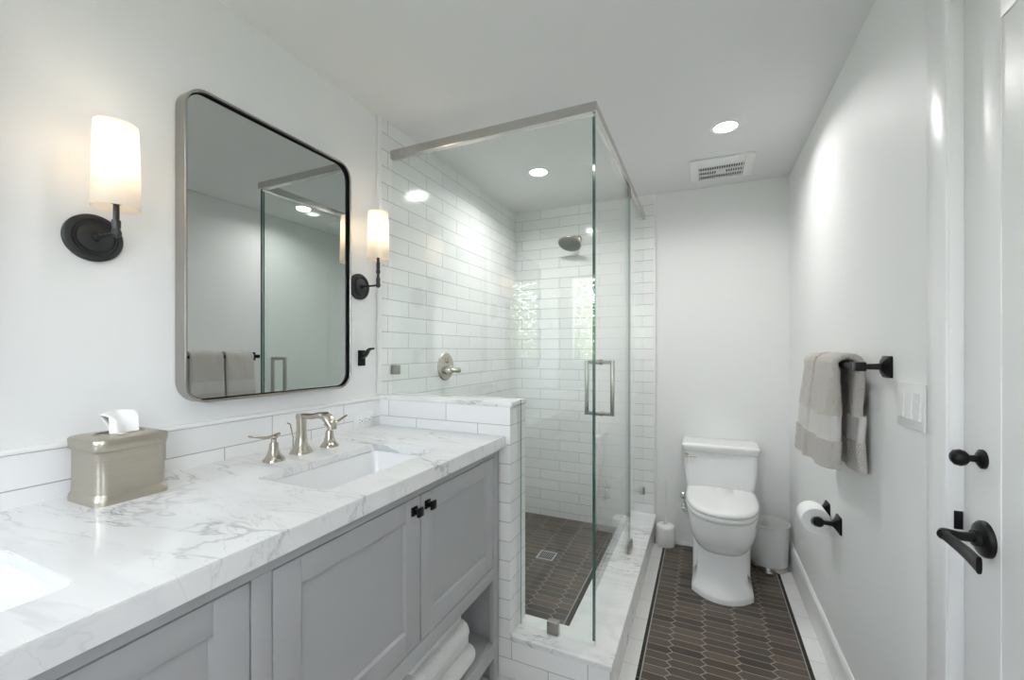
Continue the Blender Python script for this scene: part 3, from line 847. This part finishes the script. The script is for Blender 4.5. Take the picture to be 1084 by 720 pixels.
# drain
dn = thing('shower_drain', (DRX, DRY, SF), 'square slotted metal drain in the brown shower floor', 'drain')
bm = BM(); s = .054
for a in ((-s, s, -s, -s+.009), (-s, s, s-.009, s), (-s, -s+.009, -s+.009, s-.009), (s-.009, s, -s+.009, s-.009)):
    box(bm, DRX+a[0], DRX+a[1], DRY+a[2], DRY+a[3], SF-.002, SF+.003, .0006)
for k in range(8):
    x = DRX-s+.013+k*(2*s-.026)/7; box(bm, x-.0020, x+.0020, DRY-s+.008, DRY+s-.008, SF-.002, SF+.0025, .0004)
mk('grate', bm, M['chrome'], dn)
bm = BM(); box(bm, DRX-s+.002, DRX+s-.002, DRY-s+.002, DRY+s-.002, SF-.003, SF+.0006); mk('drain_shade', bm, M['dark'], dn)  # dark block painted as the shade under the grate

# ------------------------------------------------------------------ ceiling fixtures
def can(x, y, label, grp='recessed ceiling lights', k=1.0):
    c = thing('ceiling_light', (x, y, H-.006), label, 'ceiling light', grp)
    bm = BM(); lathe(bm, [(.068, H-.0003), (.067, H-.004), (.060, H-.006), (.052, H-.0045), (.050, H-.001)], (x, y, 0), 'Z', 40, cap=False); mk('trim_ring', bm, M['trimw'], c)
    bm = BM(); lathe(bm, [(.0515, H-.0006), (.0505, H-.0035), (.040, H-.004)], (x, y, 0), 'Z', 40); mk('lens', bm, M['lens'], c)
    light('AREA', 'downlight', (x, y, H-.012), CAN_W*k, (1, .985, .972), size=.09, spread=radians(155))
can(-.912, 2.411, 'recessed round ceiling light above the shower')
can(.094, 2.292, 'recessed round ceiling light in front of the exhaust vent', k=.75)
can(-.55, .75, 'added unseen round ceiling light over the sinks', 'added unseen ceiling lights', .25)  # this and the next two are added out of view for even light
can(.05, -.10, 'added unseen round ceiling light above the viewer', 'added unseen ceiling lights', .5)
can(-.75, -.45, 'added unseen round ceiling light by the windows', 'added unseen ceiling lights', .2)

vx0, vx1, vy0, vy1 = -.076, .258, 2.635, 2.945
v = thing('exhaust_vent', ((vx0+vx1)/2, (vy0+vy1)/2, H-.012), 'white rectangular exhaust fan grille on the ceiling', 'vent')
bm = BM(); gx0, gx1, gy0, gy1 = -.028, .210, 2.735, 2.925
zt, zb = H-.0003, H-.014
def plate(bm, x0, x1, y0, y1): box(bm, x0, x1, y0, y1, zb, zt, .003)
plate(bm, vx0, gx0, vy0, vy1); plate(bm, gx1, vx1, vy0, vy1); plate(bm, gx0, gx1, vy0, gy0); plate(bm, gx0, gx1, gy1, vy1)
mk('vent_cover', bm, M['plastic'], v)
bm = BM()
for k in range(19):
    x = gx0 + (gx1-gx0)*(k+.5)/19; box(bm, x-.0022, x+.0022, gy0, gy1, zb+.001, zt-.004)
for y in (gy0+.062, gy0+.125): box(bm, gx0, gx1, y-.003, y+.003, zb+.0005, zt-.004)
box(bm, (gx0+gx1)/2-.026, (gx0+gx1)/2+.026, (gy0+gy1)/2-.018, (gy0+gy1)/2+.018, zb, zt-.004, .001)
mk('louvre', bm, M['plastic'], v)
bm = BM(); box(bm, gx0-.002, gx1+.002, gy0-.002, gy1+.002, H-.003, H-.0004); mk('vent_shade', bm, M['dark'], v)  # dark sheet painted as the shade behind the louvres

# ------------------------------------------------------------------ toilet
TX = .088
def sup(cx, y0, y1, hw, z, ef=2.4, eb=6, n=48, ymid=None):
    """egg outline: front half (towards -Y) exponent ef, back half exponent eb"""
    ym = ymid if ymid is not None else (y0+y1)/2
    pts = []
    for k in range(n):
        a = 2*pi*k/n; c, s = cos(a), sin(a)
        e = eb if s > 0 else ef
        x = (abs(c)**(2/e))*(1 if c > 0 else -1)*hw
        y = (abs(s)**(2/e))*(1 if s > 0 else -1)
        y = ym + y*((y1-ym) if s > 0 else (ym-y0))
        pts.append((cx+x, y, z))
    return pts
toi = thing('toilet', (TX, 2.72, 0), 'white skirted one piece toilet with closed lid against the end wall', 'toilet')
bm = BM()
def foot(hw, y0, bow, y1, z, r=.012):
    P = []
    for k in range(17):
        u = -1+2*k/16; P.append((TX+u*(hw-r*.3), y0+bow*abs(u)**2.2, z))
    for k in range(1, 7): P.append((TX+hw, y0+bow+.006+(y1-y0-bow-.006)*(k/6), z))
    for k in range(1, 8): P.append((TX+hw-2*hw*k/7, y1, z))
    for k in range(1, 6): P.append((TX-hw, y1-(y1-y0-bow-.006)*(k/6), z))
    P.append((TX-hw, y0+bow+.006, z))
    return P
loft(bm, [foot(.150, 2.420, .090, 3.06, 0), foot(.150, 2.420, .090, 3.06, .024), foot(.148, 2.424, .088, 3.06, .031), foot(.140, 2.446, .074, 3.06, .044), foot(.130, 2.470, .056, 3.06, .062),
          foot(.124, 2.488, .042, 3.06, .09), foot(.121, 2.497, .034, 3.06, .14), foot(.119, 2.500, .032, 3.06, .20), foot(.118, 2.498, .034, 3.06, .27)])
secs = [(.205, 2.53, .112, 2.8), (.222, 2.495, .124, 2.6), (.245, 2.462, .138, 2.5), (.275, 2.430, .153, 2.4), (.31, 2.408, .164, 2.35), (.35, 2.394, .172, 2.3), (.40, 2.387, .176, 2.3), (.418, 2.386, .177, 2.3), (.423, 2.392, .172, 2.3)]
loft(bm, [sup(TX, y0, 3.0, hw, z, ef, 9, 64, 2.66) for z, y0, hw, ef in secs])
# raised deck and skirt behind the bowl
loft(bm, [[(TX+a, 2.88+b, z) for a, b in rrect(w_, .40, .03, 5)] for z, w_ in ((.0, .296), (.12, .296), (.25, .30), (.33, .325), (.40, .345), (.440, .350))])
bo = mk('bowl', bm, M['porcelain'], toi, 50)
bm = BM()
def tk(w_, y0, y1, z, r): return [(TX+a, (y0+y1)/2+b, z) for a, b in rrect(w_, y1-y0, r, 6)]
loft(bm, [tk(.350, 2.850, 3.085, .395, .03), tk(.362, 2.850, 3.085, .43, .03), tk(.392, 2.862, 3.085, .52, .028), tk(.402, 2.866, 3.085, .60, .026), tk(.404, 2.866, 3.085, .672, .024)])
mk('tank', bm, M['porcelain'], toi, 50)
bm = BM()
loft(bm, [tk(.408, 2.862, 3.087, .6735, .02), tk(.420, 2.856, 3.09, .680, .022), tk(.432, 2.848, 3.093, .706, .024), tk(.432, 2.848, 3.093, .713, .024), tk(.424, 2.853, 3.090, .719, .022), tk(.35, 2.90, 3.05, .720, .02)])
mk('tank_lid', bm, M['porcelain'], toi, 50)
bm = BM()
def so(k, z, e=2.35): return sup(TX, 2.378+k, 2.805, .183-k*.9, z, e, 16, 72, 2.68)
loft(bm, [so(.012, .4245), so(.003, .427), so(0, .433), so(0, .444), so(.003, .449), so(.012, .4505)])
mk('seat', bm, M['porcelain'], toi, 50)
bm = BM()
loft(bm, [so(.010, .4525), so(.001, .455), so(-.001, .462), so(.002, .471), so(.010, .477), so(.03, .481), so(.07, .484), so(.12, .485)])
mk('lid', bm, M['porcelain'], toi, 50)
for dx in (-.07, .07):
    bm = BM(); lathe(bm, [(.013, .44), (.013, .462), (.010, .466), (.002, .467)], (TX+dx, 2.832, 0), 'Z', 20); mk('hinge_cap', bm, M['porcelain'], toi, 50)
bm = BM(); lx = -.098
lathe(bm, [(.011, 0), (.011, .008), (.008, .012)], (lx, 2.867, .648), '-Y', 20)
rings = [[(lx-.006+.062*t, 2.857-.004*sin(t*pi)+a, .648-.010*t+b) for a, b in rrect(.008, .013-.005*t, .002, 2)] for t in (0, .25, .5, .75, 1)]
loft(bm, rings); fl = mk('flush_lever', bm, M['nickel'], toi, 50); fl['label'] = 'nickel flush lever'

# supply valve
sp = thing('supply_valve', (-.12, D-.03, .20), 'small chrome water supply valve on the wall left of the toilet', 'valve')
bm = BM(); vx = -.118
lathe(bm, [(.026, 0), (.025, .004), (.012, .008), (.008, .010), (.008, .05)], (vx, D, .245), '-Y', 28)
tube(bm, [(vx, D-.045, .225), (vx, D-.045, .285)], .011, 16)
mk('valve_body', bm, M['chrome'], sp)
bm = BM(); lathe(bm, [(.008, .0), (.018, .004), (.020, .012), (.014, .016)], (vx, D-.05, .245), '-Y', 20, sy=1.0, sx=.65); mk('valve_handle', bm, M['chrome'], sp)
bm = BM(); tube(bm, [(vx, D-.045, .285), (vx+.004, D-.045, .33), (vx+.004, D-.035, .35), (vx+.006, D-.012, .358)], .0045, 10); mk('supply_hose', bm, M['chrome'], sp)
lathe_bm = BM(); lathe(lathe_bm, [(.024, 0), (.023, .004), (.012, .007), (.011, .016), (.003, .018)], (vx-.008, D, .318), '-Y', 28)
tag(mk('wall_fitting', lathe_bm, M['chrome']), 'round chrome wall fitting just above the supply valve by the toilet', 'fitting')

# toilet brush
bx, by = -.236, 3.020
tbz = thing('toilet_brush', (bx, by, 0), 'white toilet brush in a round holder beside the shower curb', 'toilet brush')
bm = BM(); lathe(bm, [(.060, 0), (.062, .004), (.061, .118), (.056, .130), (.046, .136), (.016, .138), (.014, .130)], (bx, by, 0), 'Z', 40); mk('holder', bm, M['plastic'], tbz, 40)
bm = BM(); lathe(bm, [(.006, .128), (.006, .29), (.0065, .31), (.0105, .33), (.0115, .40), (.010, .425), (.005, .436), (.001, .437)], (bx, by, 0), 'Z', 20); mk('handle', bm, M['plastic'], tbz, 40)

# waste bin
wx, wy_ = .355, 2.965
wb = thing('waste_bin', (wx, wy_, 0), 'light grey oval pedal waste bin between the toilet and the right wall', 'waste bin')
bm = BM()
lathe(bm, [(.094, .030), (.096, .034), (.106, .262), (.110, .264), (.1115, .268), (.110, .272), (.106, .272), (.103, .268), (.093, .045), (.001, .040)], (wx, wy_, 0), 'Z', 56, sx=1.0, sy=.98)
mk('bucket', bm, M['binw'], wb, 50)
bm = BM(); lathe(bm, [(.095, .001), (.0955, .004), (.0945, .0295), (.09, .0298)], (wx, wy_, 0), 'Z', 56, sx=1.0, sy=.98); mk('base_ring', bm, M['steel'], wb, 50)
bm = BM(); px_, py_ = wx-.012, wy_-.105
box(bm, px_-.020, px_+.020, py_-.020, py_+.016, .006, .014, .003); mk('pedal', bm, M['pull'], wb)

# ------------------------------------------------------------------ towel bar, towels
bz, bxx = 1.252, .412; by0, by1 = 1.547, 2.145
tbar = thing('towel_bar', (B, (by0+by1)/2, bz-.04), 'black square towel bar on the right wall above the paper holder', 'towel bar')
for y in (by0, by1):
    bm = BM()
    def sqx(x, k): return [(x, y+a, bz+b) for a, b in rrect(k, k, k*.08, 2)]
    loft(bm, [sqx(B-.0005, .062), sqx(B-.007, .062), sqx(B-.009, .054), sqx(B-.016, .036), sqx(B-.020, .018), sqx(bxx+.012, .015)])
    mk('post', bm, M['black'], tbar)
bm = BM(); s = .0095
for y in (by0, by1): box(bm, bxx-.013, bxx+.013, y-.016, y+.016, bz-.013, bz+.013, .0015)
box(bm, bxx-s, bxx+s, by0+.016, by1-.016, bz-s, bz+s, .001)
mk('bar', bm, M['black'], tbar)

def hang_towel(y0, y1, zf, zb_, label, seed, xf0, xf1, splay):
    """folded towel draped over the bar: thick front fall, thick back fall, rounded over the top"""
    t = thing('hand_towel', (bxx, (y0+y1)/2, zf), label, 'towel', 'towels on the bar')
    def slab(name, path, mat, thk):
        # path: centre line points (x,z) with thickness; swept profile between y0..y1 with rounded ends
        bm = BM(); n = len(path); rings = []
        for i, (x, z, th, grow) in enumerate(path):
            a = path[max(i-1, 0)]; b = path[min(i+1, n-1)]
            d = Vector((b[0]-a[0], 0, b[1]-a[1])).normalized(); nrm = Vector((-d.z, 0, d.x))
            cy = (y0+y1)/2; W_ = (y1-y0)+grow
            ring = []
            m_ = 40
            prof = []
            for k in range(m_): prof.append((-.5+k/(m_-1), .5))
            for k in range(1, 5): prof.append((.5, .5-k/5))
            for k in range(m_): prof.append((.5-k/(m_-1), -.5))
            for k in range(1, 5): prof.append((-.5, -.5+k/5))
            rib = .002*sin((z-zf)*700) if name == 'dobby_band' else 0
            for (p, s_) in prof:
                rr_ = .55*th/W_
                edge = max(0, abs(p)-.5+rr_)/rr_
                sc = sqrt(max(0, 1-edge*edge*.86))
                off = s_*th*sc
                ys = cy+p*W_
                q = Vector((x, ys, z)) + nrm*off
                side = nrm*(1 if s_ > 0 else -1)
                nn = noise.noise(Vector((ys*16+seed, z*9, seed+x*12)))*.007 + noise.noise(Vector((ys*60, z*45, seed)))*.002
                fold = .005*sin((ys-y0)/(y1-y0)*pi*3+seed)*min(1, max(0, (bz-z)*5))
                gv = ys-(y0+.42*(y1-y0)); crease = .014*math.exp(-(gv/.008)**2)*min(1, max(0, (bz-z)*9)) if s_ > 0 and x < bxx else 0
                q += nrm*(nn+fold*.8-crease)
                q.y += .003*noise.noise(Vector((seed*3, z*14, p*2)))
                ring.append(q)
            rings.append(ring)
        loft(bm, rings)
        return mk(name, bm, mat, t, 70)
    k0, k1 = bz-.165, bz-.245     # dobby band
    th = .042
    front = []
    def xf(z): 
        u = (bz-z)/(bz-zf); return xf0 + (xf1-xf0)*u**1.3
    top = []
    for a in (0, 30, 60, 90, 120, 150, 180):
        A_ = radians(a); top.append((bxx+.034*cos(A_)+.003, bz+.004+.025*sin(A_), .022, 0))
    back = [(xx, z, thb, g) for xx, z, thb, g in [(bxx+.037, bz-.03, .026, .0), (bxx+.038, bz-.08, .028, .002), (bxx+.038, bz-.13, .028, .002), (bxx+.038, k0, .028, .002)]]
    path = list(reversed(back)) + top + [(xf(z), z, .026+.026*min(1, (bz-z)*6), splay*(bz-z)) for z in (bz-.02, bz-.05, bz-.08, bz-.11, bz-.14, k0)]
    slab('terry_body', path, M['towel'], .03)
    slab('dobby_band', [(xf(z), z, .046, splay*(bz-z)-.003) for z in (k0+.003, k0-.02, k0-.04, k0-.06, k1-.003)], M['towelband'], .03)
    slab('dobby_band', [(bxx+.038, z, .023, -.002) for z in (k0+.003, k0-.02, k0-.04, k0-.06, k1-.003)], M['towelband'], .03)
    nf = 5
    slab('hem_end', [(xf(k1+(zf-k1)*i/nf), k1+(zf-k1)*i/nf, .055, splay*(bz-k1)) for i in range(nf+1)], M['towel'], .03)
    slab('hem_end', [(bxx+.038, k1+(zb_-k1)*i/nf, .028, .002) for i in range(nf+1)], M['towel'], .03)
hang_towel(1.670, 1.876, .918, .912, 'taupe hand towel on the near half of the towel bar', 1.3, .384, .370, .02)
hang_towel(1.892, 2.098, .905, .93, 'taupe hand towel on the far half of the towel bar', 4.1, .384, .366, .02)

# toilet paper holder + roll
pz = .622
ph = thing('paper_holder', (B, 2.11, pz-.035), 'black two post toilet paper holder on the right wall', 'paper holder')
for y in (2.030, 2.196):
    bm = BM()
    def sqx(x, k): return [(x, y+a, pz+b) for a, b in rrect(k, k, k*.1, 2)]
    loft(bm, [sqx(B-.0005, .068), sqx(B-.006, .066), sqx(B-.010, .050), sqx(B-.018, .030), sqx(B-.026, .016), sqx(B-.058, .013)])
    lathe(bm, [(.001, -.014), (.013, -.014), (.0185, -.008), (.0185, .008), (.013, .014), (.001, .014)], (B-.068, y, pz), 'Y', 24)
    mk('post', bm, M['black'], ph, 30)
bm = BM(); tube(bm, [(B-.068, 2.036, pz), (B-.068, 2.190, pz)], .008, 16); mk('roller', bm, M['black'], ph)
bm = BM(); rx = B-.068; rc = pz-.011
lathe(bm, [(.020, 2.062), (.050, 2.062), (.0515, 2.064), (.0515, 2.164), (.050, 2.166), (.020, 2.166)], (rx, 0, rc), 'Y', 48, cap=False)
bm.verts.ensure_lookup_table(); vs = bm.verts[:]; n_ = 48
for i in range(n_): bm.faces.new((vs[i], vs[(i+1) % n_], vs[5*n_+(i+1) % n_], vs[5*n_+i]))
tag(mk('toilet_paper', bm, M['paper'], None, 40), 'white toilet paper roll on the black two post holder', 'toilet paper')

# light switch
sy0, sy1, sz0, sz1 = 1.318, 1.470, 1.103, 1.217
sw = thing('light_switch', (B, (sy0+sy1)/2, sz0), 'white three gang rocker switch plate beside the door casing', 'light switch')
bm = BM(); box(bm, B-.006, B-.0003, sy0, sy1, sz0, sz1, .002); mk('switch_plate', bm, M['plastic'], sw)
for k in range(3):
    yc = (sy0+sy1)/2 + (k-1)*.046; bm = BM()
    zc = (sz0+sz1)/2
    loft(bm, [[(B-.0055, yc+a, zc+b) for a, b in ((-.0165, -.034), (.0165, -.034), (.0165, .034), (-.0165, .034))],
              [(B-.0075 - (.004 if b < 0 else 0), yc+a, zc+b) for a, b in ((-.0155, -.033), (.0155, -.033), (.0155, .033), (-.0155, .033))]])
    mk('rocker', bm, M['plastic'], sw)

# ------------------------------------------------------------------ folded white towels on the vanity shelf
def folded(y0, y1, z0, hgt, x1, label, seed, layers=3):
    x0 = -1.12; th = hgt/layers
    # serpentine centre line in the XZ plane, seen end-on from the viewer's side
    path = []
    r = th*.5
    zc = [z0+th*(i+.5) for i in range(layers)]
    seg = 10
    path.append((x0, zc[0]))
    for i in range(layers):
        a, b = ((x0, x1-r) if i % 2 == 0 else (x1-r, x0+r))
        for k in range(1, seg+1): path.append((a+(b-a)*k/seg, zc[i]))
        if i < layers-1:
            s = 1 if i % 2 == 0 else -1
            for k in range(1, 8):
                an = -pi/2+pi*k/8; path.append((b+s*cos(an)*th*.5, (zc[i]+zc[i+1])/2+sin(an)*th*.5))
    bm = BM(); rings = []
    n = len(path)
    ts = [0, .01, .03, .07] + [.12+.76*k/10 for k in range(11)] + [.93, .97, .99, 1]
    for t in ts:
        e = min(t, 1-t); sq = sqrt(min(1, e/.05+.12)) if e < .05 else 1
        y = y0+(y1-y0)*t; up = []; dn_ = []
        for i, (x, z) in enumerate(path):
            a = path[max(i-1, 0)]; b = path[min(i+1, n-1)]
            d = Vector((b[0]-a[0], 0, b[1]-a[1])).normalized(); nr = Vector((-d.z, 0, d.x))
            hh = th*.46*(.86+.14*sq)
            xx = x1-(x1-x)*(1) - (.010*(1-sq))
            nz_ = .007*noise.noise(Vector((x*14, y*12, seed+z*10))) + .002*noise.noise(Vector((x*40, y*40, z*40+seed)))
            yy = y + .006*noise.noise(Vector((x*9+seed, z*30, t*2)))
            up.append(Vector((xx, yy, z)) + nr*(hh+nz_)); dn_.append(Vector((xx, yy, z)) - nr*(hh))
        rings.append(up + list(reversed(dn_)))
    loft(bm, rings)
    return tag(mk('folded_towel', bm, M['wtowel'], None, 70), label, 'towel', 'folded towels on the vanity shelf')
folded(.93, 1.365, .160, .096, -.768, 'white folded towel lying on the vanity shelf, bottom of the two', 2.0)
folded(1.03, 1.330, .260, .105, -.776, 'white folded towel on top of the other on the vanity shelf', 7.0)
